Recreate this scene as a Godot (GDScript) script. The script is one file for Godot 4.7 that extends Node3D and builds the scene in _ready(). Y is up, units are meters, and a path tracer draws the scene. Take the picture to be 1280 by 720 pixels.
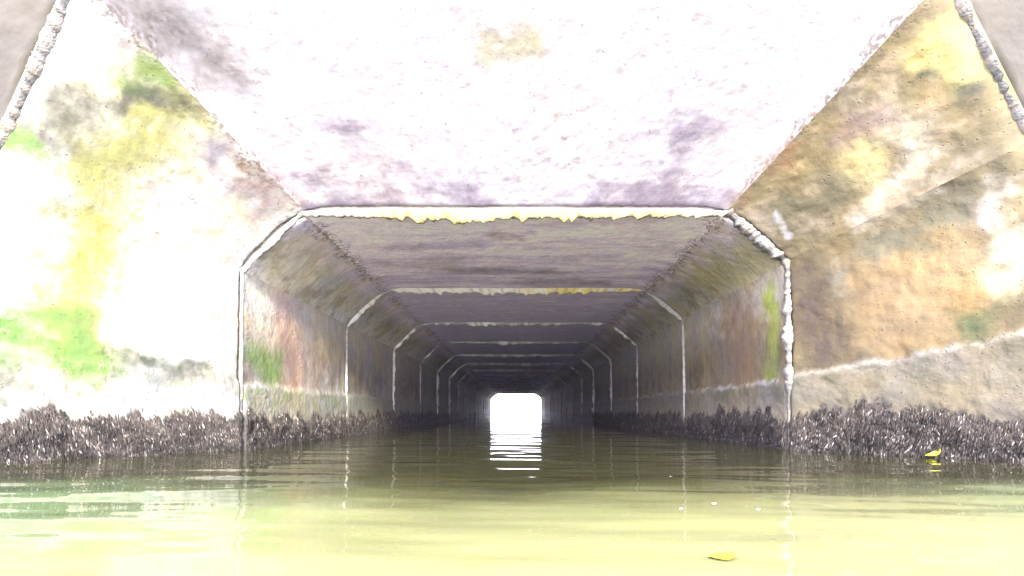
extends Node3D
# Half-drowned concrete box culvert seen from its flared mouth, precast segments running to a bright far end.
# x right, y up (water level = 0), d = distance ahead of the camera = -z.

const EYE := 0.243
const MOUTH := 2.16          # plane of the headwall
const FIRST_JOINT := 3.0     # joint between the flared mouth and the first segment
const PITCH := 1.85          # length of a segment
const SEGMENTS := 16
const SECTION_IN: Array[Vector2] = [Vector2(-1.80, -0.6), Vector2(-1.784, 1.183), Vector2(-1.393, 1.563), Vector2(1.383, 1.563), Vector2(1.763, 1.234), Vector2(1.80, -0.6)]
const SECTION_OUT: Array[Vector2] = [Vector2(-2.61, -0.6), Vector2(-2.44, 1.408), Vector2(-2.05, 2.28), Vector2(2.01, 2.28), Vector2(2.40, 1.503), Vector2(2.70, -0.6)]
enum { WALL_L, HAUNCH_L, CEIL, HAUNCH_R, WALL_R }
# concrete tone balancing the light, mouth darkened and ceilings raised: flared mouth, segments (left wall, left haunch, ceiling, right haunch, right wall)
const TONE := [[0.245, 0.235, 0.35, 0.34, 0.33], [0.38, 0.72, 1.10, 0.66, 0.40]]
const PART_NAME := ["wall", "haunch", "ceiling", "haunch", "wall"]

var rng := RandomNumberGenerator.new()
var n_coarse := FastNoiseLite.new()
var n_mid := FastNoiseLite.new()
var n_fine := FastNoiseLite.new()
var n_rough := FastNoiseLite.new()
var names := {}
var stains: Array = []       # stains and one painted glare: [surface, segment, from, to, radius, softness, colour, strength]


func _ready() -> void:
	# ---- camera, sky, sun, exposure
	var cam := Camera3D.new()
	cam.projection = Camera3D.PROJECTION_FRUSTUM
	cam.near = 0.05
	cam.far = 2000.0
	cam.size = 0.05 * 720.0 / 575.0
	cam.frustum_offset = Vector2(-5.0, 155.5) / 575.0 * 0.05
	cam.position = Vector3(0, EYE, 0)
	add_child(cam)
	cam.current = true

	var env := Environment.new()
	env.background_mode = Environment.BG_SKY
	var sm := ProceduralSkyMaterial.new()
	sm.sky_top_color = Color(0.92, 0.91, 1.0)
	sm.sky_horizon_color = Color(0.97, 0.955, 1.0)
	sm.sky_curve = 0.15
	sm.ground_bottom_color = Color(0.40, 0.42, 0.36)
	sm.ground_horizon_color = Color(0.80, 0.82, 0.84)
	sm.sun_angle_max = 0.0
	var sky := Sky.new()
	sky.sky_material = sm
	env.sky = sky
	env.background_energy_multiplier = 1.0
	env.tonemap_mode = Environment.TONE_MAPPER_LINEAR
	env.tonemap_exposure = 20.5
	env.fog_enabled = true
	env.fog_density = 0.0009
	env.fog_light_color = Color(0.90, 0.87, 1.0)
	env.sdfgi_enabled = true
	env.ssao_enabled = true
	env.ssil_enabled = true
	var we := WorldEnvironment.new()
	we.environment = env
	add_child(we)

	var sun := DirectionalLight3D.new()
	sun.light_color = Color(1.0, 0.97, 0.90)
	sun.light_energy = 0.5
	sun.light_angular_distance = 11.0
	sun.shadow_enabled = true
	add_child(sun)
	sun.look_at_from_position(Vector3(1.9, 4.3, 9.0), Vector3.ZERO)

	# ---- noises
	rng.seed = 4117
	setup(n_coarse, 11, 1.3, 4)
	setup(n_mid, 23, 5.5, 4)
	setup(n_fine, 37, 26.0, 3)
	setup(n_rough, 53, 60.0, 2)
	list_stains_and_glare()

	# ---- structure
	build_ground()
	build_water()
	build_headwall()
	build_mouth()
	build_segments()

	# ---- small things on the water
	build_leaves()


func setup(n: FastNoiseLite, s: int, f: float, oct: int) -> void:
	n.seed = s
	n.noise_type = FastNoiseLite.TYPE_SIMPLEX_SMOOTH
	n.frequency = f
	n.fractal_type = FastNoiseLite.FRACTAL_FBM
	n.fractal_octaves = oct
	n.fractal_gain = 0.55


# ------------------------------------------------------------------ naming

func numbered(called: String) -> String:
	if not names.has(called):
		names[called] = 0
		return called
	names[called] += 1
	return "%s_%03d" % [called, names[called]]


func tag(o: Node, label: String, category: String, group := "") -> void:
	o.set_meta("label", label)
	o.set_meta("category", category)
	if group != "":
		o.set_meta("group", group)


func thing(called: String, label: String, category: String, group := "") -> Node3D:
	var o := Node3D.new()
	o.name = numbered(called)
	add_child(o, true)
	tag(o, label, category, group)
	return o


func part(called: String, m: Mesh, mat: Material, parent: Node, kind := "") -> MeshInstance3D:
	var o := MeshInstance3D.new()
	o.name = called if parent != self else numbered(called)
	o.mesh = m
	if mat:
		o.material_override = mat
	if kind != "":
		o.set_meta("kind", kind)
	parent.add_child(o, true)
	return o


# ------------------------------------------------------------------ the culvert's shape

func section(d: float) -> PackedVector2Array:
	var t := clampf((FIRST_JOINT - d) / (FIRST_JOINT - MOUTH), 0.0, 1.0)
	var p := PackedVector2Array()
	for i in 6:
		p.append(SECTION_IN[i].lerp(SECTION_OUT[i], t))
	return p


func inward(p: Vector2) -> Vector2:
	var c := Vector2(clampf(p.x * 0.35, -0.5, 0.5), minf(p.y, 0.75))
	return (c - p).normalized()


func crust_top(k: int, d: float) -> float:
	var s := 3.7 if k == WALL_L else 91.3
	var base := 0.215 if k == WALL_L else 0.225
	return base + 0.09 * n_coarse.get_noise_2d(d * 1.9, s) + 0.08 * n_mid.get_noise_2d(d * 1.2, s)


func tide(k: int, d: float) -> float:
	var base := 0.45 if k == WALL_L else 0.475
	var flare := clampf((FIRST_JOINT - d) / 0.84, 0.0, 1.0)
	return base + flare * (0.16 if k == WALL_R else 0.10) + 0.03 * n_mid.get_noise_2d(d * 1.2, 7.0 + k)


## How far the face stands proud (+) of its plain line at a point, in metres.
func relief(p: Vector3, k: int, amount: float) -> float:
	var h := 0.011 * n_coarse.get_noise_3dv(p * 1.2) + 0.006 * n_mid.get_noise_3dv(p * 1.4)
	if k == CEIL:
		h *= 0.5
	if p.z < FIRST_JOINT:
		h *= 1.0 + 0.7 * smoothstep(FIRST_JOINT, FIRST_JOINT - 0.2, p.z)
	if amount > 0.5:
		h += 0.0035 * n_fine.get_noise_3dv(p)
	if k == WALL_L or k == WALL_R:
		var td := tide(k, p.z)
		h += 0.014 * smoothstep(td + 0.01, td - 0.012, p.y)
		var ct := crust_top(k, p.z)
		h += 0.018 * smoothstep(ct + 0.02, ct - 0.05, p.y) * (1.0 + 0.8 * n_fine.get_noise_3dv(p * 0.8))
	return h


func strip(k: int, rows: PackedFloat32Array, outs: PackedFloat32Array, shift: Vector2, cols: int, amount: float) -> ArrayMesh:
	var st := SurfaceTool.new()
	st.begin(Mesh.PRIMITIVE_TRIANGLES)
	st.set_smooth_group(0)
	var d0 := rows[0]
	var d1 := rows[rows.size() - 1]
	for r in rows.size():
		var d := rows[r]
		var sec := section(d)
		for c in cols + 1:
			var u := float(c) / cols
			var p2 := sec[k].lerp(sec[k + 1], u)
			var dir := inward(p2)
			var p3 := Vector3(p2.x, p2.y, d)
			var edge := outs[r]
			var to_edge := minf(u if k > WALL_L else 9.0, 1.0 - u if k < WALL_R else 9.0) * sec[k].distance_to(sec[k + 1])
			var flare := clampf((FIRST_JOINT - d) / 0.84, 0.0, 1.0)
			var by_ceiling := k == CEIL or (k == HAUNCH_L and u > 0.5) or (k == HAUNCH_R and u < 0.5)
			var reach := lerpf(0.22 if by_ceiling else 0.10, 0.26, flare)
			var fillet := lerpf(0.045 if by_ceiling else 0.018, 0.06, flare) * pow(clampf(1.0 - to_edge / reach, 0.0, 1.0), 2.0)
			var q := p2
			if edge < 0.045:
				q += dir * (relief(p3, k, amount) + fillet - edge) + shift
			else:
				q -= dir * edge
			st.set_uv(Vector2(u, (d - d0) / (d1 - d0)))
			st.add_vertex(Vector3(q.x, q.y, -d))
	for r in rows.size() - 1:
		for c in cols:
			var a := r * (cols + 1) + c
			var b := a + cols + 1
			for i in [a, a + 1, b, a + 1, b + 1, b]:
				st.add_index(i)
	st.generate_normals()
	# the back of the precast unit, so that it has a wall thickness
	var back := SurfaceTool.new()
	back.begin(Mesh.PRIMITIVE_TRIANGLES)
	back.set_smooth_group(-1)
	var s0 := section(d0)
	var s1 := section(d1)
	var q4: Array[Vector3] = []
	for e in [[s0, d0, k], [s0, d0, k + 1], [s1, d1, k + 1], [s1, d1, k]]:
		var pt: Vector2 = e[0][e[2]]
		pt -= inward(pt) * 0.24
		q4.append(Vector3(pt.x, pt.y, -e[1]))
	for i in [0, 2, 1, 0, 3, 2]:
		back.set_uv(Vector2(0.5, 0.5))
		back.add_vertex(q4[i])
	back.generate_normals()
	return back.commit(st.commit())


# ------------------------------------------------------------------ what the concrete looks like

func list_stains_and_glare() -> void:
	var yellow := Color(0.30, 0.285, 0.075)
	var cream := Color(0.50, 0.46, 0.33)
	var white := Color(0.58, 0.56, 0.53)
	var green := Color(0.12, 0.25, 0.02)
	var moss := Color(0.055, 0.08, 0.03)
	var olive := Color(0.055, 0.055, 0.035)
	var grey := Color(0.085, 0.09, 0.07)
	var rust := Color(0.22, 0.10, 0.05)
	var orange := Color(0.25, 0.165, 0.072)
	var brown := Color(0.065, 0.045, 0.028)
	var lav := Color(0.17, 0.145, 0.20)
	var pink := Color(0.22, 0.15, 0.15)
	# mouth, left side
	stain_or_glare(HAUNCH_L, 0, Vector3(-1.86, 1.93, 2.42), Vector3(-2.16, 1.48, 2.41), 0.13, 0.9, yellow, 1.0)
	stain_or_glare(HAUNCH_L, 0, Vector3(-2.2, 1.45, 2.42), Vector3(-2.2, 1.40, 2.42), 0.10, 0.7, yellow, 0.85)
	stain_or_glare(WALL_L, 0, Vector3(-2.2, 1.45, 2.42), Vector3(-2.30, 0.68, 2.39), 0.10, 0.9, yellow, 1.0)
	stain_or_glare(HAUNCH_L, 0, Vector3(-2.09, 1.78, 2.30), Vector3(-1.95, 1.95, 2.34), 0.035, 0.8, grey, 0.95)
	stain_or_glare(HAUNCH_L, 0, Vector3(-1.95, 1.95, 2.34), Vector3(-1.76, 1.95, 2.48), 0.04, 0.8, olive, 0.9)
	stain_or_glare(HAUNCH_L, 0, Vector3(-1.76, 1.93, 2.48), Vector3(-1.80, 1.80, 2.53), 0.03, 0.8, grey, 0.8)
	stain_or_glare(HAUNCH_L, 0, Vector3(-2.25, 1.60, 2.24), Vector3(-2.17, 1.76, 2.25), 0.06, 1.1, grey, 0.75)
	stain_or_glare(HAUNCH_L, 0, Vector3(-2.37, 1.47, 2.20), Vector3(-2.33, 1.53, 2.21), 0.05, 0.9, green, 0.9)
	stain_or_glare(HAUNCH_L, 0, Vector3(-1.98, 2.0, 2.33), Vector3(-1.88, 2.05, 2.37), 0.05, 1.0, green, 0.55)
	stain_or_glare(HAUNCH_L, 0, Vector3(-2.13, 1.52, 2.40), Vector3(-2.12, 1.53, 2.41), 0.014, 0.6, moss, 0.9)
	stain_or_glare(HAUNCH_L, 0, Vector3(-1.78, 1.70, 2.62), Vector3(-1.72, 1.78, 2.64), 0.05, 1.0, lav, 0.8)
	stain_or_glare(HAUNCH_L, 0, Vector3(-1.68, 1.58, 2.78), Vector3(-1.60, 1.62, 2.84), 0.06, 1.0, pink, 0.7)
	stain_or_glare(HAUNCH_L, 0, Vector3(-1.62, 1.50, 2.88), Vector3(-1.56, 1.55, 2.93), 0.06, 1.0, pink, 0.6)
	stain_or_glare(HAUNCH_L, 0, Vector3(-1.78, 1.52, 2.72), Vector3(-1.70, 1.50, 2.80), 0.04, 1.0, cream, 0.7)
	stain_or_glare(HAUNCH_L, 0, Vector3(-1.66, 1.80, 2.66), Vector3(-1.44, 1.60, 2.95), 0.02, 1.3, rust, 0.5)
	stain_or_glare(CEIL, 0, Vector3(-1.60, 1.77, 2.71), Vector3(-1.40, 1.60, 2.95), 0.03, 1.4, rust, 0.4)
	stain_or_glare(CEIL, 0, Vector3(-1.95, 2.20, 2.19), Vector3(-1.56, 2.06, 2.36), 0.10, 1.3, Color(0.11, 0.09, 0.085), 0.7)
	stain_or_glare(WALL_L, 0, Vector3(-2.50, 0.62, 2.20), Vector3(-2.25, 0.50, 2.46), 0.085, 0.9, green, 0.95)
	stain_or_glare(WALL_L, 0, Vector3(-2.48, 0.78, 2.24), Vector3(-2.36, 0.66, 2.34), 0.035, 1.2, green, 0.6)
	stain_or_glare(WALL_L, 0, Vector3(-2.30, 0.72, 2.38), Vector3(-2.30, 0.62, 2.39), 0.05, 1.0, green, 0.6)
	stain_or_glare(WALL_L, 0, Vector3(-2.22, 0.60, 2.50), Vector3(-1.95, 0.49, 2.82), 0.028, 1.0, moss, 0.95)
	stain_or_glare(WALL_L, 0, Vector3(-2.16, 0.50, 2.54), Vector3(-1.86, 0.42, 2.90), 0.05, 1.2, grey, 0.75)
	stain_or_glare(WALL_L, 0, Vector3(-2.5, 0.36, 2.17), Vector3(-2.45, 0.30, 2.22), 0.08, 1.0, moss, 0.7)
	stain_or_glare(WALL_L, 0, Vector3(-1.9, 0.80, 2.9), Vector3(-1.85, 0.60, 2.96), 0.06, 1.4, Color(0.38, 0.27, 0.19), 0.6)
	# mouth, right side
	stain_or_glare(WALL_R, 0, Vector3(2.10, 1.08, 2.60), Vector3(2.14, 0.78, 2.58), 0.17, 1.1, orange, 0.9)
	stain_or_glare(WALL_R, 0, Vector3(2.24, 1.10, 2.42), Vector3(2.28, 0.90, 2.38), 0.17, 1.2, Color(0.29, 0.20, 0.09), 0.9)
	stain_or_glare(WALL_R, 0, Vector3(2.28, 1.28, 2.36), Vector3(2.06, 1.24, 2.64), 0.09, 0.9, Color(0.12, 0.115, 0.075), 0.85)
	stain_or_glare(WALL_R, 0, Vector3(1.96, 1.15, 2.78), Vector3(1.97, 0.95, 2.78), 0.045, 0.8, Color(0.20, 0.19, 0.14), 0.8)
	stain_or_glare(WALL_R, 0, Vector3(1.87, 1.05, 2.90), Vector3(1.91, 0.60, 2.86), 0.105, 0.9, brown, 0.85)
	stain_or_glare(WALL_R, 0, Vector3(2.42, 1.10, 2.21), Vector3(2.40, 0.92, 2.24), 0.055, 1.0, cream, 0.85)  # glare on the wall, painted as a pale patch
	stain_or_glare(WALL_R, 0, Vector3(2.38, 1.35, 2.22), Vector3(2.34, 1.2, 2.27), 0.03, 1.2, white, 0.7)
	stain_or_glare(WALL_R, 0, Vector3(2.46, 0.82, 2.20), Vector3(2.34, 0.70, 2.36), 0.06, 1.0, moss, 0.9)
	stain_or_glare(WALL_R, 0, Vector3(2.44, 0.36, 2.24), Vector3(2.36, 0.33, 2.36), 0.05, 1.1, cream, 0.8)
	stain_or_glare(WALL_R, 0, Vector3(2.00, 1.34, 2.70), Vector3(2.22, 1.42, 2.40), 0.03, 1.4, Color(0.36, 0.32, 0.25), 0.7)
	stain_or_glare(HAUNCH_R, 0, Vector3(1.86, 1.52, 2.68), Vector3(1.66, 1.50, 2.86), 0.07, 1.0, Color(0.115, 0.10, 0.05), 0.8)
	stain_or_glare(HAUNCH_R, 0, Vector3(1.98, 1.60, 2.52), Vector3(1.90, 1.68, 2.52), 0.06, 0.9, Color(0.42, 0.37, 0.19), 0.8)
	stain_or_glare(HAUNCH_R, 0, Vector3(2.00, 1.38, 2.66), Vector3(2.20, 1.62, 2.32), 0.042, 1.0, Color(0.40, 0.36, 0.29), 0.85)
	stain_or_glare(HAUNCH_R, 0, Vector3(2.10, 1.68, 2.38), Vector3(2.0, 1.76, 2.42), 0.055, 1.0, Color(0.38, 0.35, 0.30), 0.65)
	stain_or_glare(HAUNCH_R, 0, Vector3(1.84, 1.82, 2.50), Vector3(1.90, 1.82, 2.45), 0.06, 1.1, pink, 0.6)
	stain_or_glare(HAUNCH_R, 0, Vector3(2.02, 2.02, 2.22), Vector3(2.14, 1.92, 2.19), 0.08, 0.9, Color(0.40, 0.35, 0.14), 0.85)
	stain_or_glare(HAUNCH_R, 0, Vector3(2.04, 1.90, 2.28), Vector3(2.20, 1.78, 2.22), 0.025, 1.0, olive, 0.8)
	stain_or_glare(HAUNCH_R, 0, Vector3(1.62, 1.50, 2.93), Vector3(1.72, 1.39, 2.92), 0.022, 0.9, Color(0.42, 0.40, 0.37), 0.9)
	stain_or_glare(HAUNCH_R, 0, Vector3(1.72, 1.83, 2.60), Vector3(1.45, 1.62, 2.93), 0.016, 1.3, rust, 0.55)
	stain_or_glare(CEIL, 0, Vector3(1.72, 1.86, 2.60), Vector3(1.42, 1.62, 2.92), 0.05, 1.4, Color(0.28, 0.19, 0.16), 0.6)
	stain_or_glare(CEIL, 0, Vector3(-0.10, 2.08, 2.34), Vector3(0.06, 2.10, 2.31), 0.06, 1.3, yellow, 0.55)
	stain_or_glare(CEIL, 0, Vector3(1.30, 2.13, 2.27), Vector3(1.38, 2.14, 2.26), 0.03, 1.3, yellow, 0.6)
	stain_or_glare(CEIL, 0, Vector3(-0.84, 1.76, 2.74), Vector3(-0.76, 1.77, 2.74), 0.02, 1.4, olive, 0.5)
	# first segment
	stain_or_glare(WALL_L, 1, Vector3(-1.79, 0.95, 3.45), Vector3(-1.79, 0.62, 3.75), 0.22, 1.2, Color(0.40, 0.25, 0.20), 0.7)
	stain_or_glare(WALL_L, 1, Vector3(-1.79, 0.62, 3.15), Vector3(-1.79, 0.56, 3.40), 0.09, 1.0, green, 0.75)
	stain_or_glare(WALL_L, 1, Vector3(-1.79, 1.1, 3.2), Vector3(-1.79, 0.9, 3.2), 0.14, 1.2, Color(0.46, 0.46, 0.39), 0.7)
	stain_or_glare(WALL_L, 1, Vector3(-1.79, 0.80, 3.50), Vector3(-1.79, 0.60, 3.52), 0.012, 1.0, cream, 0.7)
	stain_or_glare(HAUNCH_L, 1, Vector3(-1.60, 1.36, 3.66), Vector3(-1.54, 1.42, 3.60), 0.035, 0.8, Color(0.66, 0.63, 0.60), 0.8)
	stain_or_glare(HAUNCH_L, 1, Vector3(-1.66, 1.30, 3.30), Vector3(-1.60, 1.36, 3.40), 0.05, 1.3, Color(0.52, 0.50, 0.47), 0.6)
	stain_or_glare(CEIL, 1, Vector3(-0.95, 1.56, 3.30), Vector3(-0.35, 1.56, 3.26), 0.09, 0.8, Color(0.74, 0.68, 0.78), 0.7)
	var dim := Color(0.24, 0.20, 0.25)
	stain_or_glare(CEIL, 1, Vector3(-0.55, 1.56, 4.22), Vector3(0.35, 1.56, 4.30), 0.07, 1.3, dim, 0.75)
	stain_or_glare(CEIL, 1, Vector3(0.1, 1.56, 4.58), Vector3(0.9, 1.56, 4.62), 0.06, 1.3, dim, 0.7)
	stain_or_glare(CEIL, 1, Vector3(-1.0, 1.56, 3.62), Vector3(-0.3, 1.56, 3.58), 0.06, 1.3, Color(0.40, 0.33, 0.46), 0.7)
	stain_or_glare(CEIL, 1, Vector3(-1.15, 1.56, 4.0), Vector3(-0.6, 1.56, 4.1), 0.09, 1.3, Color(0.42, 0.35, 0.40), 0.6)
	stain_or_glare(CEIL, 1, Vector3(0.3, 1.56, 3.9), Vector3(0.8, 1.56, 3.86), 0.05, 1.4, Color(0.46, 0.38, 0.46), 0.6)
	stain_or_glare(CEIL, 1, Vector3(0.2, 1.56, 3.16), Vector3(0.9, 1.56, 3.18), 0.04, 1.4, Color(0.46, 0.36, 0.40), 0.6)
	stain_or_glare(CEIL, 1, Vector3(-0.14, 1.56, 3.40), Vector3(0.0, 1.56, 3.42), 0.06, 1.2, rust, 0.6)
	stain_or_glare(CEIL, 1, Vector3(0.95, 1.56, 3.35), Vector3(1.15, 1.56, 3.6), 0.12, 1.2, Color(0.72, 0.64, 0.72), 0.7)
	stain_or_glare(WALL_R, 1, Vector3(1.77, 1.05, 3.2), Vector3(1.77, 0.5, 3.2), 0.07, 0.8, Color(0.33, 0.42, 0.07), 0.85)
	stain_or_glare(WALL_R, 1, Vector3(1.77, 0.95, 3.7), Vector3(1.77, 0.6, 3.6), 0.25, 1.0, Color(0.26, 0.18, 0.12), 0.8)
	stain_or_glare(HAUNCH_R, 1, Vector3(1.70, 1.30, 3.35), Vector3(1.60, 1.38, 3.9), 0.12, 1.2, Color(0.42, 0.39, 0.22), 0.8)


func stain_or_glare(k: int, seg: int, a: Vector3, b: Vector3, radius: float, soft: float, c: Color, strength: float) -> void:
	stains.append([k, seg, a, b, radius, soft, c, strength])


## Returns colour (linear) in rgb and relief height in a.
func paint(p: Vector3, k: int, seg: int, mine: Array) -> Color:
	var a := n_coarse.get_noise_3dv(p)
	var m := n_mid.get_noise_3dv(p)
	var f := n_fine.get_noise_3dv(p)
	var g := n_rough.get_noise_3dv(p)
	var c: Color
	var h := 0.5 + 0.25 * m + 0.2 * f + 0.1 * g
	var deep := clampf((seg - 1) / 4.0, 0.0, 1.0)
	match k:
		CEIL:
			# board marks run across the culvert
			var band := 0.6 * n_mid.get_noise_3d(p.x * 0.13, p.z * 1.0, 4.0) + 0.4 * n_mid.get_noise_3d(p.x * 0.2, p.z * 2.6, 14.0)
			if seg == 0:
				c = Color(0.56, 0.52, 0.60).lerp(Color(0.25, 0.205, 0.28), smoothstep(0.0, 0.75, band * 0.6 + m * 0.5 + a * 0.5 + (p.z - 2.66) * 0.95))  # paler toward the opening: light fading inward is painted in
			else:
				c = Color(0.88, 0.76, 1.0).lerp(Color(0.54, 0.45, 0.62), smoothstep(-0.4, 0.45, band + m * 0.3 + a * 0.3 + (p.z - 4.15) * 0.40 * (1.0 - deep)))  # lighter near end, the falloff of light painted in
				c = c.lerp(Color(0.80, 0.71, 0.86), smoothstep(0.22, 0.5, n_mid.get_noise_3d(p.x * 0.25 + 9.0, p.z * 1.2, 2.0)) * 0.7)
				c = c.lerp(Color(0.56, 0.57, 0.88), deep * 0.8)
			c = c.lerp(Color(0.20, 0.16, 0.16), smoothstep(0.34, 0.6, n_fine.get_noise_3d(p.x * 0.35, p.z * 1.1, 9.0)) * 0.35)
			h += 0.3 * band
		HAUNCH_L, HAUNCH_R:
			if seg == 0:
				if k == HAUNCH_L:
					c = Color(0.54, 0.52, 0.49).lerp(Color(0.34, 0.31, 0.30), smoothstep(0.1, 0.5, m))  # pale base stands for the stronger light on the left
				else:
					c = Color(0.17, 0.135, 0.065).lerp(Color(0.27, 0.215, 0.14), smoothstep(-0.2, 0.4, m + a * 0.5))
			else:
				c = Color(0.56, 0.52, 0.44).lerp(Color(0.30, 0.275, 0.205), smoothstep(-0.3, 0.4, m + a * 0.6))
				if k == HAUNCH_R:
					c = c * Color(0.85, 0.84, 0.70)
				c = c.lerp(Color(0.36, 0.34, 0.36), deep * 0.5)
				c = c.lerp(Color(0.70, 0.60, 0.76), smoothstep(1.36, 1.56, p.y + 0.10 * m) * 0.8)
			c = c.lerp(Color(0.22, 0.17, 0.13), smoothstep(0.3, 0.6, f) * 0.35)
		_:
			var streak := (0.7 * n_mid.get_noise_3d(p.z * 0.8, p.y * 0.14, 2.0 + k) + 0.5 * n_mid.get_noise_3d(p.z * 2.6, p.y * 0.2, 12.0 + k)) * (0.75 + 0.8 * a) + 0.35 * m
			if seg == 0:
				if k == WALL_L:
					c = Color(0.50, 0.48, 0.43).lerp(Color(0.36, 0.34, 0.27), smoothstep(0.15, 0.6, m * 0.7 + streak * 0.6))  # pale base stands for the strong light on this cheek
				else:
					c = Color(0.17, 0.135, 0.065).lerp(Color(0.095, 0.075, 0.036), smoothstep(-0.3, 0.4, m * 0.6 + streak * 0.7))
			else:
				if k == WALL_L:
					c = Color(0.47, 0.43, 0.345).lerp(Color(0.27, 0.215, 0.165), smoothstep(-0.35, 0.35, streak * 0.7 + m * 0.4 - a * 0.4))
				else:
					c = Color(0.30, 0.255, 0.145).lerp(Color(0.16, 0.125, 0.072), smoothstep(-0.3, 0.35, streak + m * 0.3))
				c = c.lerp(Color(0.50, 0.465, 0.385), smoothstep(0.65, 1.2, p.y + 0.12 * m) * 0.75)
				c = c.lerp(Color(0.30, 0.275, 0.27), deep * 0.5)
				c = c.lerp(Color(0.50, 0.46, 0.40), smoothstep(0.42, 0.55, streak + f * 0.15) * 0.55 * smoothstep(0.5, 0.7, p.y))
	if k != WALL_L and k != WALL_R:
		var sc := section(p.z)
		var near_edge := minf(Vector2(p.x, p.y).distance_to(sc[2]), Vector2(p.x, p.y).distance_to(sc[3]))
		var rag := smoothstep(0.11, 0.0, near_edge + 0.10 * m) * smoothstep(-0.15, 0.25, f + 0.4 * g)
		c = c.lerp(Color(0.12, 0.085, 0.06), rag * 0.75)
		h -= rag * 0.3
	var warp := Vector3(n_coarse.get_noise_3d(p.y * 2.3, p.z * 2.3, p.x), n_coarse.get_noise_3d(p.z * 2.1 + 30.0, p.x * 2.1, p.y * 2.1), a) * 0.11
	var grain := 0.6 * f + (0.7 * n_fine.get_noise_3d(p.z * 1.0, p.y * 0.3, 17.0) if k != CEIL else 0.0)
	for s in mine:
		var ab: Vector3 = s[3] - s[2]
		var t := clampf((p - s[2]).dot(ab) / maxf(ab.length_squared(), 1e-6), 0.0, 1.0)
		var r: float = s[4] * 1.22
		var dist := (p + warp).distance_to(s[2] + ab * t) / r + m * 0.8 + f * 0.35
		var w: float = smoothstep(1.15 + s[5] * 0.85, 1.05 - s[5] * 0.95, dist) * clampf(s[7] * (1.1 + 0.7 * grain), 0.0, 1.0)
		if w > 0.0:
			c = c.lerp(s[6], w)
	if k == WALL_L or k == WALL_R:
		var td := tide(k, p.z)
		var near := 1.0 if seg == 0 else 0.0
		# pale lime line along the ledge, algae-grey below it, then paler silt, then the dark shell zone
		var below := smoothstep(td + 0.01, td - 0.01, p.y + 0.02 * f)
		var low := (Color(0.27, 0.24, 0.185).lerp(Color(0.17, 0.165, 0.115), smoothstep(-0.2, 0.35, m)) * (0.62 if seg == 0 else 1.0))
		if k == WALL_L:
			low = Color(0.34, 0.33, 0.25).lerp(Color(0.26, 0.31, 0.17), smoothstep(-0.1, 0.4, m)) if seg else c.lerp(Color(0.20, 0.22, 0.16), smoothstep(0.05, 0.4, m + f * 0.5) * 0.8)
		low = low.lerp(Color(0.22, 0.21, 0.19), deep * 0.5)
		c = c.lerp(low, below * 0.9)
		var lime := exp(-pow((p.y - td + 0.004) / (0.012 + 0.014 * maxf(0.0, m + 0.3)), 2.0)) * smoothstep(-0.3, 0.1, m + f * 0.7)
		c = c.lerp(Color(0.27, 0.25, 0.22) if seg == 0 else Color(0.50, 0.47, 0.42).lerp(Color(0.34, 0.32, 0.29), deep), lime * (0.75 if k == WALL_R or seg >= 1 else 0.4))
		var ct := crust_top(k, p.z)
		var silt_or_lit := smoothstep(td - 0.08, ct + 0.03, p.y)
		var silt_c := Color(0.50, 0.46, 0.38) if k == WALL_L and seg == 0 else Color(0.15, 0.13, 0.098) if seg == 0 else Color(0.36, 0.32, 0.245).lerp(Color(0.19, 0.17, 0.14), deep)
		c = c.lerp(silt_c, silt_or_lit * smoothstep(-0.35, 0.15, m + 0.2) * 0.65)
		# vertical drips of silt
		c = c.lerp(Color(0.15, 0.125, 0.11), smoothstep(0.25, 0.5, n_fine.get_noise_3d(p.z * 1.1, p.y * 0.22, k)) * below * 0.55 * (0.6 + 0.4 * near))
		var shell := smoothstep(ct + 0.05, ct - 0.015, p.y + 0.07 * n_fine.get_noise_3d(p.z * 0.9, p.y * 0.18, 5.0 + k))
		c = c.lerp(Color(0.035, 0.030, 0.028), shell * 0.94)
		h += 0.3 * shell * f + 0.12 * below * f
	var stroke := n_fine.get_noise_3d(p.x * 0.3, p.z * 1.3, 3.0) if k == CEIL else n_fine.get_noise_3d(p.z * 1.1, p.y * 0.24, 31.0)
	var v := 1.0 + 0.13 * f + 0.07 * g + 0.12 * m + 0.26 * stroke
	var hue := n_coarse.get_noise_3d(p.z * 1.7 + 5.0, p.x * 1.7, p.y * 1.7)
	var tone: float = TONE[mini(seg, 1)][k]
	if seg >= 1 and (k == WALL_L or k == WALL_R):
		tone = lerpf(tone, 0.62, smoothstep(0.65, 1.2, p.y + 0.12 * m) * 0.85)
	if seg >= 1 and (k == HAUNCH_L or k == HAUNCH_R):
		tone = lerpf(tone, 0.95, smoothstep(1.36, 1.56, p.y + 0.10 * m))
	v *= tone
	if k == CEIL:
		hue *= 0.3
	c *= Color(1.0 + 0.16 * hue, 1.0 + 0.05 * hue, 1.0 - 0.30 * hue)
	# small blow holes
	var pit := smoothstep(0.62, 0.72, g + 0.5 * f)
	v *= 1.0 - 0.5 * pit
	h -= 0.5 * pit
	return Color(clampf(c.r * v, 0.01, 0.9), clampf(c.g * v, 0.01, 0.9), clampf(c.b * v, 0.01, 0.9), clampf(h, 0.0, 1.0))


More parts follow.
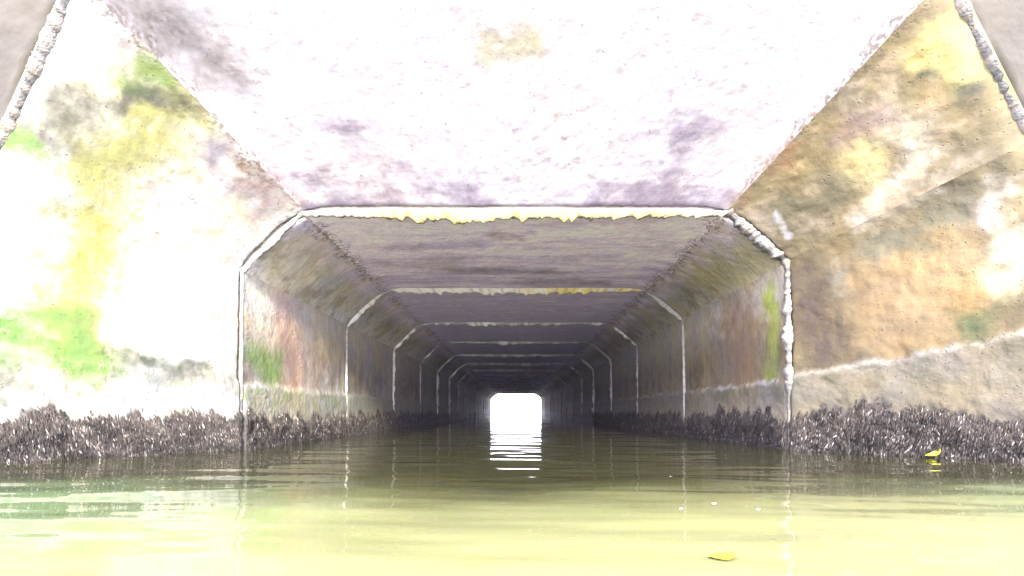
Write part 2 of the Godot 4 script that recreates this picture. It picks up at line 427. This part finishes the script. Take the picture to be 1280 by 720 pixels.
func surface_material(k: int, seg: int, d0: float, d1: float, w: int, hgt: int, depth_cm: float) -> StandardMaterial3D:
	var mine := stains.filter(func(s): return s[0] == k and s[1] == seg)
	var colour_rows := []
	var relief_rows := []
	colour_rows.resize(hgt)
	relief_rows.resize(hgt)
	var row := func(r: int) -> void:
		var d := lerpf(d0, d1, (r + 0.5) / hgt)
		var sec := section(d)
		var cb := PackedByteArray()
		var rb := PackedByteArray()
		cb.resize(w * 3)
		rb.resize(w)
		for x in w:
			var q := sec[k].lerp(sec[k + 1], (x + 0.5) / w)
			var c := paint(Vector3(q.x, q.y, d), k, seg, mine)
			var s := c.linear_to_srgb()
			cb[x * 3] = int(s.r * 255.0)
			cb[x * 3 + 1] = int(s.g * 255.0)
			cb[x * 3 + 2] = int(s.b * 255.0)
			rb[x] = int(c.a * 255.0)
		colour_rows[r] = cb
		relief_rows[r] = rb
	var job := WorkerThreadPool.add_group_task(row, hgt)
	WorkerThreadPool.wait_for_group_task_completion(job)
	var cd := PackedByteArray()
	var rd := PackedByteArray()
	for r in hgt:
		cd.append_array(colour_rows[r])
		rd.append_array(relief_rows[r])
	var m := StandardMaterial3D.new()
	m.resource_name = "stained_concrete"
	m.albedo_texture = ImageTexture.create_from_image(Image.create_from_data(w, hgt, false, Image.FORMAT_RGB8, cd))
	m.texture_repeat = false
	m.roughness = 0.82
	m.metallic_specular = 0.4
	m.heightmap_enabled = true
	m.heightmap_texture = ImageTexture.create_from_image(Image.create_from_data(w, hgt, false, Image.FORMAT_L8, rd))
	m.heightmap_scale = depth_cm
	return m


# ------------------------------------------------------------------ setting

func quads(list: Array) -> ArrayMesh:
	var st := SurfaceTool.new()
	st.begin(Mesh.PRIMITIVE_TRIANGLES)
	st.set_smooth_group(-1)
	for q in list:
		for i in [0, 1, 2, 0, 2, 3]:
			st.add_vertex(q[i])
	st.generate_normals()
	return st.commit()


func build_ground() -> void:
	var m := StandardMaterial3D.new()
	m.uv1_triplanar = true
	m.uv1_world_triplanar = true
	m.uv1_scale = Vector3.ONE * 0.35
	m.albedo_texture = noise_texture(71, 0.02, Color(0.05, 0.075, 0.025), Color(0.13, 0.12, 0.07))
	m.roughness = 1.0
	var l: Array = []
	# embankment over the culvert
	l.append([Vector3(-80, 3.2, -2.5), Vector3(80, 3.2, -2.5), Vector3(80, 3.2, -32.9), Vector3(-80, 3.2, -32.9)])
	for s in [-1.0, 1.0]:
		# banks of the open channel behind the camera
		l.append([Vector3(s * 3.4, -0.6, 40), Vector3(s * 6.4, 1.2, 40), Vector3(s * 6.4, 1.2, -2.4), Vector3(s * 3.4, -0.6, -2.4)])
		l.append([Vector3(s * 6.4, 1.2, 40), Vector3(s * 80, 1.6, 40), Vector3(s * 80, 1.6, -2.4), Vector3(s * 6.4, 1.2, -2.4)])
		l.append([Vector3(s * 6.0, -0.6, -2.45), Vector3(s * 80, -0.6, -2.45), Vector3(s * 80, 3.2, -2.5), Vector3(s * 6.0, 3.2, -2.5)])
	var g := part("ground", quads(l), m, self)
	g.set_meta("kind", "structure")
	g.set_meta("label", "grassy earth banks and embankment round the culvert")


func noise_texture(s: int, freq: float, a: Color, b: Color) -> NoiseTexture2D:
	var n := FastNoiseLite.new()
	n.seed = s
	n.frequency = freq
	n.fractal_octaves = 5
	var g := Gradient.new()
	g.set_color(0, a.linear_to_srgb())
	g.set_color(1, b.linear_to_srgb())
	var t := NoiseTexture2D.new()
	t.width = 256
	t.height = 256
	t.seamless = true
	t.noise = n
	t.color_ramp = g
	return t


func build_water() -> void:
	var wave := FastNoiseLite.new()
	setup(wave, 5, 1.0, 3)
	wave.fractal_gain = 0.42
	var swell := FastNoiseLite.new()
	setup(swell, 6, 1.0, 1)
	var rows := PackedFloat32Array()
	var d := -2.0
	while d < 0.35:
		rows.append(d)
		d += 0.06
	while d < 2.6:
		rows.append(d)
		d += 0.013
	while d < 33.2:
		rows.append(d)
		d *= 1.0052
	rows.append(33.2)
	var cols := 190
	var half := 2.74
	var st := SurfaceTool.new()
	st.begin(Mesh.PRIMITIVE_TRIANGLES)
	st.set_smooth_group(0)
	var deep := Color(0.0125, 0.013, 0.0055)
	var silt_or_lit := Color(0.093, 0.097, 0.044)  # in the water: lit brightness near the camera, painted as colour
	for r in rows.size():
		var dd := rows[r]
		for c in cols + 1:
			var x := lerpf(-half, half, float(c) / cols)
			var bend := dd + 0.04 * sin(x * 1.3)
			var h := 0.0056 * wave.get_noise_2d(x * 0.75, bend * 3.4) + 0.0016 * swell.get_noise_2d(x * 1.1 + 40.0, dd * 1.3)
			var t := smoothstep(1.72, 0.6, dd + 0.25 * n_coarse.get_noise_2d(x * 0.7, dd * 1.2) - 0.12 * absf(x))  # extent of the painted lit water, fading with distance
			st.set_color(deep.lerp(silt_or_lit.lerp(Color(0.053, 0.098, 0.041), smoothstep(0.25, 1.3, -x) * 0.8 + smoothstep(0.9, 1.6, x) * 0.4), t))
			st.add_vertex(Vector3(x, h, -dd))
	for r in rows.size() - 1:
		for c in cols:
			var a := r * (cols + 1) + c
			var b := a + cols + 1
			for i in [a, b, a + 1, a + 1, b, b + 1]:
				st.add_index(i)
	st.generate_normals()
	var m := StandardMaterial3D.new()
	m.resource_name = "turbid_water"
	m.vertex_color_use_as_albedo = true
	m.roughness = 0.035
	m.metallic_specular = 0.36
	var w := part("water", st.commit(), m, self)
	w.set_meta("kind", "structure")
	w.set_meta("label", "murky yellow green water standing in the culvert and channel")
	var l: Array = []
	l.append([Vector3(-3.8, -0.006, 40), Vector3(3.8, -0.006, 40), Vector3(3.8, -0.006, 1.98), Vector3(-3.8, -0.006, 1.98)])
	for s in [-1.0, 1.0]:
		l.append([Vector3(s * 2.73, -0.006, 2.0), Vector3(s * 3.8, -0.006, 2.0), Vector3(s * 3.8, -0.006, -2.2), Vector3(s * 2.73, -0.006, -2.2)])
	l.append([Vector3(-200, -0.006, -33.1), Vector3(200, -0.006, -33.1), Vector3(200, -0.006, -260), Vector3(-200, -0.006, -260)])
	var m2: StandardMaterial3D = m.duplicate()
	m2.vertex_color_use_as_albedo = false
	m2.albedo_color = Color(0.15, 0.15, 0.07).linear_to_srgb()
	var o := part("outer_water", quads(l), m2, w)
	o.set_meta("kind", "structure")


func build_headwall() -> void:
	# weathered face around the flared mouth, shade darkened into its colour
	var st := SurfaceTool.new()
	st.begin(Mesh.PRIMITIVE_TRIANGLES)
	st.set_smooth_group(0)
	var sec := section(MOUTH)
	var inner: Array[Vector2] = []
	var outer: Array[Vector2] = []
	for k in 5:
		var n := 36 if k == CEIL else 24
		for i in n + (1 if k == 4 else 0):
			var p := sec[k].lerp(sec[k + 1], float(i) / n)
			inner.append(p - inward(p) * 0.06)
			var t := float(i) / n
			match k:
				0: outer.append(Vector2(-6.0, lerpf(-0.6, 1.8, t)))
				1: outer.append(Vector2(-6.0, 1.8).lerp(Vector2(-4.6, 3.4), t) if t < 0.5 else Vector2(-5.3, 2.6).lerp(Vector2(-4.6, 3.4), t * 2.0 - 1.0))
				2: outer.append(Vector2(lerpf(-4.6, 4.6, t), 3.4))
				3: outer.append(Vector2(4.6, 3.4).lerp(Vector2(6.0, 1.8), t))
				4: outer.append(Vector2(6.0, lerpf(1.8, -0.6, t)))
	var rings := 26
	for r in rings + 1:
		var t := pow(float(r) / rings, 1.8)
		for i in inner.size():
			var p := inner[i].lerp(outer[i], t)
			var bulge := 0.0 if r == 0 else 0.012 * n_mid.get_noise_2d(p.x, p.y) + 0.012 * n_coarse.get_noise_2d(p.x, p.y) + 0.006
			st.add_vertex(Vector3(p.x, p.y, -MOUTH + bulge))
	for r in rings:
		for i in inner.size() - 1:
			var a := r * inner.size() + i
			var b := a + inner.size()
			for j in [a, b, a + 1, a + 1, b, b + 1]:
				st.add_index(j)
	st.generate_normals()
	var m := StandardMaterial3D.new()
	m.resource_name = "weathered_shaded_concrete"
	m.uv1_triplanar = true
	m.uv1_world_triplanar = true
	m.uv1_scale = Vector3.ONE * 0.9
	m.albedo_texture = noise_texture(91, 0.012, Color(0.0095, 0.0075, 0.0047), Color(0.023, 0.0185, 0.0125))  # very dark brown, shade around the mouth put into the colour
	m.roughness = 0.9
	m.heightmap_enabled = true
	m.heightmap_texture = noise_texture(92, 0.05, Color.BLACK, Color.WHITE)
	m.heightmap_scale = 0.5
	var t := thing("headwall", "weathered brown concrete headwall face, darkened to stand for shade, around the flared culvert mouth", "headwall")
	part("face", st.commit(), m, t)
	var cap := BoxMesh.new()
	cap.size = Vector3(9.6, 0.18, 0.5)
	part("coping", cap, m, t).position = Vector3(0, 3.48, -MOUTH - 0.2)
	part("lip_crust", ring(MOUTH + 0.02, Vector2.ZERO, 0), crust_material(), t)


func groove_rows(d0: float, d1: float, step: float, near_joint: bool) -> Array:
	var rows := PackedFloat32Array()
	var outs := PackedFloat32Array()
	var head: Array = [[0.0, 0.07], [0.009, 0.044], [0.011, 0.008], [0.022, 0.002], [0.034, 0.0]] if near_joint else [[0.0, 0.06], [0.008, 0.03], [0.022, 0.012], [0.045, 0.003], [0.07, 0.0]]
	var tail: Array = [[0.034, 0.0], [0.022, 0.002], [0.011, 0.008], [0.009, 0.044], [0.0, 0.07]]
	for e in head:
		rows.append(d0 + e[0])
		outs.append(e[1])
	var a: float = d0 + head[4][0]
	var b := d1 - 0.034
	var n := maxi(2, int(round((b - a) / step)))
	for i in range(1, n):
		rows.append(lerpf(a, b, float(i) / n))
		outs.append(0.0)
	for e in tail:
		rows.append(d1 - e[0])
		outs.append(e[1])
	return [rows, outs]


func build_mouth() -> void:
	var t := thing("flared_mouth", "flared concrete mouth of the culvert, white left cheek and orange brown right cheek", "culvert mouth")
	var g := groove_rows(MOUTH, FIRST_JOINT, 0.016, false)
	var cols := [96, 44, 200, 44, 96]
	var tw := [640, 320, 1280, 320, 640]
	for k in 5:
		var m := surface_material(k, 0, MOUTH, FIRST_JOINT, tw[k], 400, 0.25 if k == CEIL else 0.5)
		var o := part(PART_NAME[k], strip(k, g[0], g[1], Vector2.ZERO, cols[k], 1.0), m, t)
		if k == WALL_L:
			o.set_meta("label", "left cheek paled to stand for strong light, with yellow and bright green stains")
		elif k == WALL_R:
			o.set_meta("label", "orange brown stained right cheek with pale tide line")
	for k in [WALL_L, WALL_R]:
		shell_crust(k, MOUTH + 0.02, FIRST_JOINT - 0.03, Vector2.ZERO, 7000, 1.0, t)


func build_segments() -> void:
	var ordinal := ["first", "second", "third", "fourth", "fifth", "sixth", "seventh", "eighth", "ninth", "tenth", "eleventh", "twelfth", "thirteenth", "fourteenth", "fifteenth", "sixteenth"]
	var look := [
		"lavender grey concrete segment with thick yellow lime drips hanging from its near joint",
		"dim grey concrete segment whose near joint carries a thin cream lime line",
		"dark grey concrete segment with ragged grey crust on its near joint",
	]
	var shared := {}
	var crust := crust_material()
	for n in range(1, SEGMENTS + 1):
		var d0 := FIRST_JOINT + PITCH * (n - 1)
		var d1 := d0 + PITCH
		var shift := Vector2(rng.randf_range(-0.006, 0.006), rng.randf_range(-0.024, -0.004))
		if n == 1:
			shift = Vector2(0.0, -0.018)
		var label: String = look[n - 1] if n <= 3 else "dark concrete culvert segment, %s inward from the flared mouth" % ordinal[n - 1]
		if n == SEGMENTS:
			label = "last dark concrete culvert segment, framing the bright far opening"
		var t := thing("culvert_segment", label, "culvert segment", "precast segments of the culvert")
		var step: float = [0.03, 0.05, 0.08][n - 1] if n <= 3 else 0.2
		var g := groove_rows(d0, d1, step, true)
		for k in 5:
			var wide := k == CEIL
			var cols: int = int((110.0 if wide else (64.0 if k == 0 or k == 4 else 20.0)) / [1.0, 1.5, 2.2, 4.0][mini(n, 4) - 1])
			var m: StandardMaterial3D
			if n <= 3:
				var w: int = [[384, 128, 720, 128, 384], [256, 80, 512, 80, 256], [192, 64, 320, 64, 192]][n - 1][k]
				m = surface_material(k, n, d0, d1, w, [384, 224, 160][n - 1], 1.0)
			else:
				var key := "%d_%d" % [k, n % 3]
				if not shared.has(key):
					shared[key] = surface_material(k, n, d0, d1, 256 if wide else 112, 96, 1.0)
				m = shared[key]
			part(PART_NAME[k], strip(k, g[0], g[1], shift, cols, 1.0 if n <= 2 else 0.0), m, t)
		part("lime_crust", ring(d0, shift, n), crust, t)
		if n <= 4:
			for k in [WALL_L, WALL_R]:
				shell_crust(k, d0 + 0.01, d1 - 0.01, shift, [8000, 5000, 3000, 1500][n - 1], 1.0 if n == 1 else 1.15, t)


# ------------------------------------------------------------------ lime crust along a joint

func crust_material() -> StandardMaterial3D:
	var m := StandardMaterial3D.new()
	m.resource_name = "lime_crust"
	m.vertex_color_use_as_albedo = true
	m.roughness = 0.7
	m.uv1_triplanar = true
	m.uv1_world_triplanar = true
	m.uv1_scale = Vector3.ONE * 6.0
	m.heightmap_enabled = true
	m.heightmap_texture = noise_texture(33, 0.05, Color.BLACK, Color.WHITE)
	m.heightmap_scale = 0.5
	return m


func ring(d: float, shift: Vector2, n: int) -> ArrayMesh:
	var st := SurfaceTool.new()
	st.begin(Mesh.PRIMITIVE_TRIANGLES)
	st.set_smooth_group(0)
	var sec := section(d)
	var step := 0.012 if n <= 1 else (0.02 if n <= 3 else 0.05)
	var pts: Array = []   # [point, surface]
	for k in 5:
		var len := sec[k].distance_to(sec[k + 1])
		var c := int(len / step)
		for i in c + (1 if k == 4 else 0):
			pts.append([sec[k].lerp(sec[k + 1], float(i) / c), k, float(i) / c])
	var across := 7
	for i in pts.size():
		var p: Vector2 = pts[i][0]
		var k: int = pts[i][1]
		var dir := inward(p)
		var s := Vector3(p.x * 1.0, p.y * 1.0, d)
		var a := n_coarse.get_noise_3dv(s * 1.7)
		var m := n_mid.get_noise_3dv(s * 1.3)
		var f := n_fine.get_noise_3dv(s * 1.1)
		var h := 0.004 + 0.006 * maxf(0.0, m + 0.3)
		var w := 0.016 + 0.012 * maxf(0.0, m)
		var yellow := 0.0
		var pale := 0.55
		if n == 0:
			# lip of the mouth: bluish white lime at the haunches
			h = maxf(0.0, 0.006 + 0.018 * m + 0.006 * f)
			w = maxf(0.01, 0.085 + 0.08 * m + 0.03 * f)
			pale = clampf(0.32 + 0.5 * m + 0.5 * f, 0.06, 0.7)
			if k == CEIL:
				h *= 0.15
				w *= 0.3
		elif n == 1:
			if k == CEIL:
				h = 0.036 + 0.055 * maxf(0.0, m + 0.12 + f * 0.12) + 0.004 * f
				w = 0.045 + 0.012 * f + 0.03 * m
				yellow = smoothstep(1.35, 0.8, absf(p.x - 0.1)) * clampf(0.9 + a * 0.9 + m * 0.4, 0.0, 1.0)
				pale = 0.46 + 0.2 * m
			elif k == HAUNCH_L:
				h = 0.015 + 0.014 * m + 0.01 * f
				w = 0.035 + 0.03 * m + 0.02 * f
				pale = 0.5 + 0.3 * m
			elif k == HAUNCH_R:
				h = 0.026 + 0.03 * m + 0.016 * f
				w = 0.085 + 0.07 * m + 0.04 * f
				pale = 0.36 + 0.4 * m + 0.3 * f
			elif k == WALL_R:
				var up := smoothstep(0.34, 0.5, p.y)
				h = lerpf(0.012, 0.020 + 0.02 * m + 0.01 * f, up)
				w = lerpf(0.02, 0.06 + 0.05 * m + 0.03 * f, up)
				pale = lerpf(0.08, 0.32 + 0.4 * m + 0.3 * f, up)
			else:
				h = 0.007 + 0.006 * m
				w = 0.02
				pale = lerpf(0.1, 0.36, smoothstep(0.3, 0.6, p.y))
		elif n == 2:
			if k == CEIL:
				h = 0.048 + 0.04 * maxf(-0.4, m + f * 0.3)
				w = 0.05
				yellow = smoothstep(-0.2, 0.5, p.x) * smoothstep(-0.1, 0.2, a + m)
				pale = 0.72
			elif k == HAUNCH_L:
				h = 0.034 + 0.014 * m
				w = 0.045
				pale = 0.6
			elif k == HAUNCH_R:
				h = 0.036 + 0.01 * m
				w = 0.05
				pale = 0.46
			else:
				h = 0.012
				w = 0.022
				pale = 0.34
		else:
			h = (0.042 if k == CEIL else 0.03) + 0.035 * maxf(-0.5, m + f * 0.3)
			w = 0.045
			pale = lerpf(0.3, 0.75, smoothstep(-0.1, 0.4, m + a * 0.5))
			if k == WALL_L or k == WALL_R:
				pale = lerpf(0.2, 0.5, smoothstep(-0.2, 0.3, a + m))
				h *= 0.55 if n < 5 else 1.2
				w = 0.028 if n < 5 else 0.05
			elif n >= 5:
				h *= 1.3
				pale = maxf(pale, 0.5)
		if n >= 2:
			h *= smoothstep(-0.8, -0.55, n_coarse.get_noise_3d(s.x * 1.6, s.y * 1.6, d * 9.0) + 0.3 * m)
		if n >= 3:
			pale = maxf(pale, 0.42)
		if n >= 8:
			h = maxf(h, 0.03)
			w = 0.09
			pale = maxf(pale, 0.5)
		if n <= 1:
			pale *= 0.32
		h = maxf(h, 0.002)
		w = maxf(w, 0.008)
		var base := Color(0.80, 0.78, 0.75).lerp(Color(0.80, 0.68, 0.22), yellow * 0.9) * pale
		base = base.lerp(Color(0.16, 0.11, 0.07), smoothstep(0.1, 0.45, f + 0.4 * n_rough.get_noise_3dv(s)) * 0.6)
		base.a = 1.0
		var low := smoothstep(crust_top(0, d) + 0.05, crust_top(0, d) - 0.05, p.y)
		base = base.lerp(Color(0.07, 0.06, 0.055), low * 0.85)
		for j in across:
			var t := float(j) / (across - 1)
			var off := (t - 0.5) * w
			var arch := sqrt(maxf(0.0, 1.0 - pow(t * 2.0 - 1.0, 2.0)))
			var lump := 1.0 + 0.6 * n_mid.get_noise_3d(s.x * 2.0, s.y * 2.0, d + off * 4.0) + 0.22 * n_fine.get_noise_3d(s.x, s.y, d + off)
			var q := p + shift + dir * ((-0.035 if n == 0 else 0.0) + h * arch * lump - 0.010 * (1.0 - arch) + 0.002)
			st.set_color(base)
			st.add_vertex(Vector3(q.x, q.y, -(d + off + 0.004 * m)))
	for i in pts.size() - 1:
		for j in across - 1:
			var a := i * across + j
			var b := a + across
			for x in [a, b, a + 1, a + 1, b, b + 1]:
				st.add_index(x)
	st.generate_normals()
	return st.commit()


# ------------------------------------------------------------------ shells along the waterline

func shell_mesh(s: int) -> ArrayMesh:
	var r := RandomNumberGenerator.new()
	r.seed = s
	var st := SurfaceTool.new()
	st.begin(Mesh.PRIMITIVE_TRIANGLES)
	st.set_smooth_group(0)
	var sides := 6
	var prof := [[0.0, 0.15], [0.25, 0.85], [0.6, 1.0], [0.88, 0.6]]
	for e in prof:
		for i in sides:
			var a := TAU * i / sides
			var k: float = e[1] * r.randf_range(0.75, 1.2)
			st.add_vertex(Vector3(cos(a) * 0.5 * k, e[0] - 0.5, sin(a) * 0.28 * k))
	st.add_vertex(Vector3(0.05, 0.5, 0.02))
	for j in 3:
		for i in sides:
			var a := j * sides + i
			var b := j * sides + (i + 1) % sides
			for x in [a, a + sides, b, b, a + sides, b + sides]:
				st.add_index(x)
	for i in sides:
		for x in [3 * sides + i, 4 * sides, 3 * sides + (i + 1) % sides]:
			st.add_index(x)
	st.generate_normals()
	return st.commit()


var shells: Array[ArrayMesh] = []
var shell_mat: StandardMaterial3D


func shell_crust(k: int, d0: float, d1: float, shift: Vector2, count: int, size: float, parent: Node3D) -> void:
	if shells.is_empty():
		for i in 3:
			shells.append(shell_mesh(i + 5))
		shell_mat = StandardMaterial3D.new()
		shell_mat.resource_name = "shells"
		shell_mat.vertex_color_use_as_albedo = true
		shell_mat.roughness = 0.8
		shell_mat.metallic_specular = 0.25
	var side := -1.0 if k == WALL_L else 1.0
	for v in 3:
		var mm := MultiMesh.new()
		mm.transform_format = MultiMesh.TRANSFORM_3D
		mm.use_colors = true
		mm.mesh = shells[v]
		mm.instance_count = count / 3
		for i in mm.instance_count:
			var d := rng.randf_range(d0, d1)
			var top := crust_top(k, d) + 0.012 * rng.randfn() + (rng.randf() * 0.06 if rng.randf() > 0.95 else 0.0)
			var y := lerpf(-0.05, top, rng.randf())
			var sec := section(d)
			var u := (y - sec[k].y) / (sec[k + 1].y - sec[k].y)
			var p := sec[k].lerp(sec[k + 1], u)
			p += inward(p) * relief(Vector3(p.x, p.y, d), k, 0.0) + shift
			var patch := n_mid.get_noise_3d(d * 1.6, y * 1.6, side * 4.0)
			if patch < -0.3 and rng.randf() < 0.8:
				y = -0.04
			var slim := rng.randf_range(0.003, 0.0062) * size
			var tall := rng.randf_range(0.016, 0.04) * size
			var lean := rng.randfn() * 0.22
			var tip := rng.randf_range(0.02, 0.4)
			var yaw := rng.randf_range(-0.6, 0.6)
			var b := Basis.from_euler(Vector3(lean, yaw + (PI / 2 if side > 0 else -PI / 2), 0)) * Basis(Vector3.RIGHT, tip)
			b = b.scaled_local(Vector3(slim * 1.5, tall, slim * 1.6))
			var o := Vector3(p.x - side * 0.008, p.y, -d)
			mm.set_instance_transform(i, Transform3D(b, o))
			var z := rng.randf()
			var up := clampf(y / maxf(top, 0.02), 0.0, 1.0)
			var c := Color(0.006, 0.0052, 0.005).lerp(Color(0.023, 0.020, 0.0185), rng.randf()).lerp(Color(0.030, 0.025, 0.021), up * up * 0.8)
			if z > 0.965:
				c = Color(0.14, 0.13, 0.125)
			elif z > 0.84:
				c = Color(0.052, 0.046, 0.042)
			c *= 1.0 + 1.1 * maxf(-0.5, patch)
			c.a = 1.0
			mm.set_instance_color(i, c)
		var o := MultiMeshInstance3D.new()
		o.name = "shell_crust"
		o.multimesh = mm
		o.material_override = shell_mat
		o.set_meta("kind", "stuff")
		parent.add_child(o, true)


# ------------------------------------------------------------------ leaves and froth on the water

func leaf_mesh(length: float, width: float, curl: float, fold: float, s: int) -> ArrayMesh:
	var st := SurfaceTool.new()
	st.begin(Mesh.PRIMITIVE_TRIANGLES)
	st.set_smooth_group(0)
	var n := 14
	var w := 6
	for i in n + 1:
		var t := float(i) / n
		var half := width * 0.5 * pow(sin(PI * pow(t, 0.85)), 0.8) + 0.0006
		for j in w + 1:
			var v := float(j) / w * 2.0 - 1.0
			var y := curl * pow(t - 0.35, 2.0) * 2.0 + fold * absf(v) * half + 0.0012 * n_mid.get_noise_2d(i * 0.11 + s, j * 0.2)
			st.set_uv(Vector2(t, v))
			st.add_vertex(Vector3((t - 0.5) * length, y, v * half + length * 0.05 * sin(t * 3.0)))
	for i in n:
		for j in w:
			var a := i * (w + 1) + j
			var b := a + w + 1
			for x in [a, a + 1, b, a + 1, b + 1, b]:
				st.add_index(x)
	st.generate_normals()
	return st.commit()


func stalk_mesh(from: Vector3, to: Vector3, r: float) -> ArrayMesh:
	var st := SurfaceTool.new()
	st.begin(Mesh.PRIMITIVE_TRIANGLES)
	st.set_smooth_group(0)
	var x := (to - from).normalized()
	var up := Vector3.UP
	var z := x.cross(up).normalized()
	for i in 4:
		var t := i / 3.0
		for j in 5:
			var a := TAU * j / 5
			st.add_vertex(from.lerp(to, t) + up * 0.002 * sin(t * PI) + (up * sin(a) + z * cos(a)) * r * (1.0 - 0.4 * t))
	for i in 3:
		for j in 5:
			var a := i * 5 + j
			var b := i * 5 + (j + 1) % 5
			for k in [a, b, a + 5, b, b + 5, a + 5]:
				st.add_index(k)
	st.generate_normals()
	return st.commit()


func build_leaves() -> void:
	var bright := StandardMaterial3D.new()
	bright.albedo_color = Color(0.30, 0.33, 0.015).linear_to_srgb()
	bright.roughness = 0.45
	var t := thing("floating_leaf", "bright yellow green leaf floating against the right wall", "leaf")
	t.position = Vector3(2.235, 0.009, -2.465)
	t.scale = Vector3.ONE * 1.25
	t.rotation = Vector3(0.1, 0.25, 0.12)
	part("blade", leaf_mesh(0.078, 0.032, 0.045, 0.5, 1), bright, t)
	part("stalk", stalk_mesh(Vector3(-0.036, 0.008, -0.001), Vector3(-0.055, 0.012, 0.006), 0.0012), bright, t)
	var old := StandardMaterial3D.new()
	old.uv1_scale = Vector3(1.0, 0.5, 1.0)
	old.albedo_texture = noise_texture(15, 0.035, Color(0.03, 0.028, 0.004), Color(0.26, 0.23, 0.02))
	old.roughness = 0.4
	var u := thing("floating_leaf", "speckled yellow brown leaf floating flat in the bright foreground water", "leaf")
	u.position = Vector3(0.342, 0.0035, -0.763)
	u.rotation = Vector3(0, 0.15, 0)
	part("blade", leaf_mesh(0.047, 0.034, 0.008, 0.08, 8), old, u)
	part("stalk", stalk_mesh(Vector3(-0.022, 0.002, 0), Vector3(-0.034, 0.001, 0.005), 0.0008), old, u)
	var foam := StandardMaterial3D.new()
	foam.albedo_color = Color(0.9, 0.9, 0.88)
	foam.roughness = 0.3
	var where := [["white foam fleck floating nearest the tunnel centre", 838, 596], ["small foam fleck left of its neighbour in the olive water", 852, 636], ["small foam fleck nearest above the speckled leaf", 893, 630], ["outermost small foam fleck toward the right wall", 948, 637]]
	for e in where:
		var d: float = 575.0 * EYE / (e[2] - 515.5)
		var x: float = (e[1] - 645.0) / 575.0 * d
		var f := thing("foam_fleck", e[0], "foam", "foam flecks on the water")
		f.position = Vector3(x, 0.001, -d)
		for i in 3:
			var b := SphereMesh.new()
			b.radius = rng.randf_range(0.0012, 0.0022)
			b.height = b.radius * 1.5
			b.radial_segments = 10
			b.rings = 5
			part("bubble", b, foam, f).position = Vector3(rng.randf_range(-0.005, 0.005), 0, rng.randf_range(-0.004, 0.004))
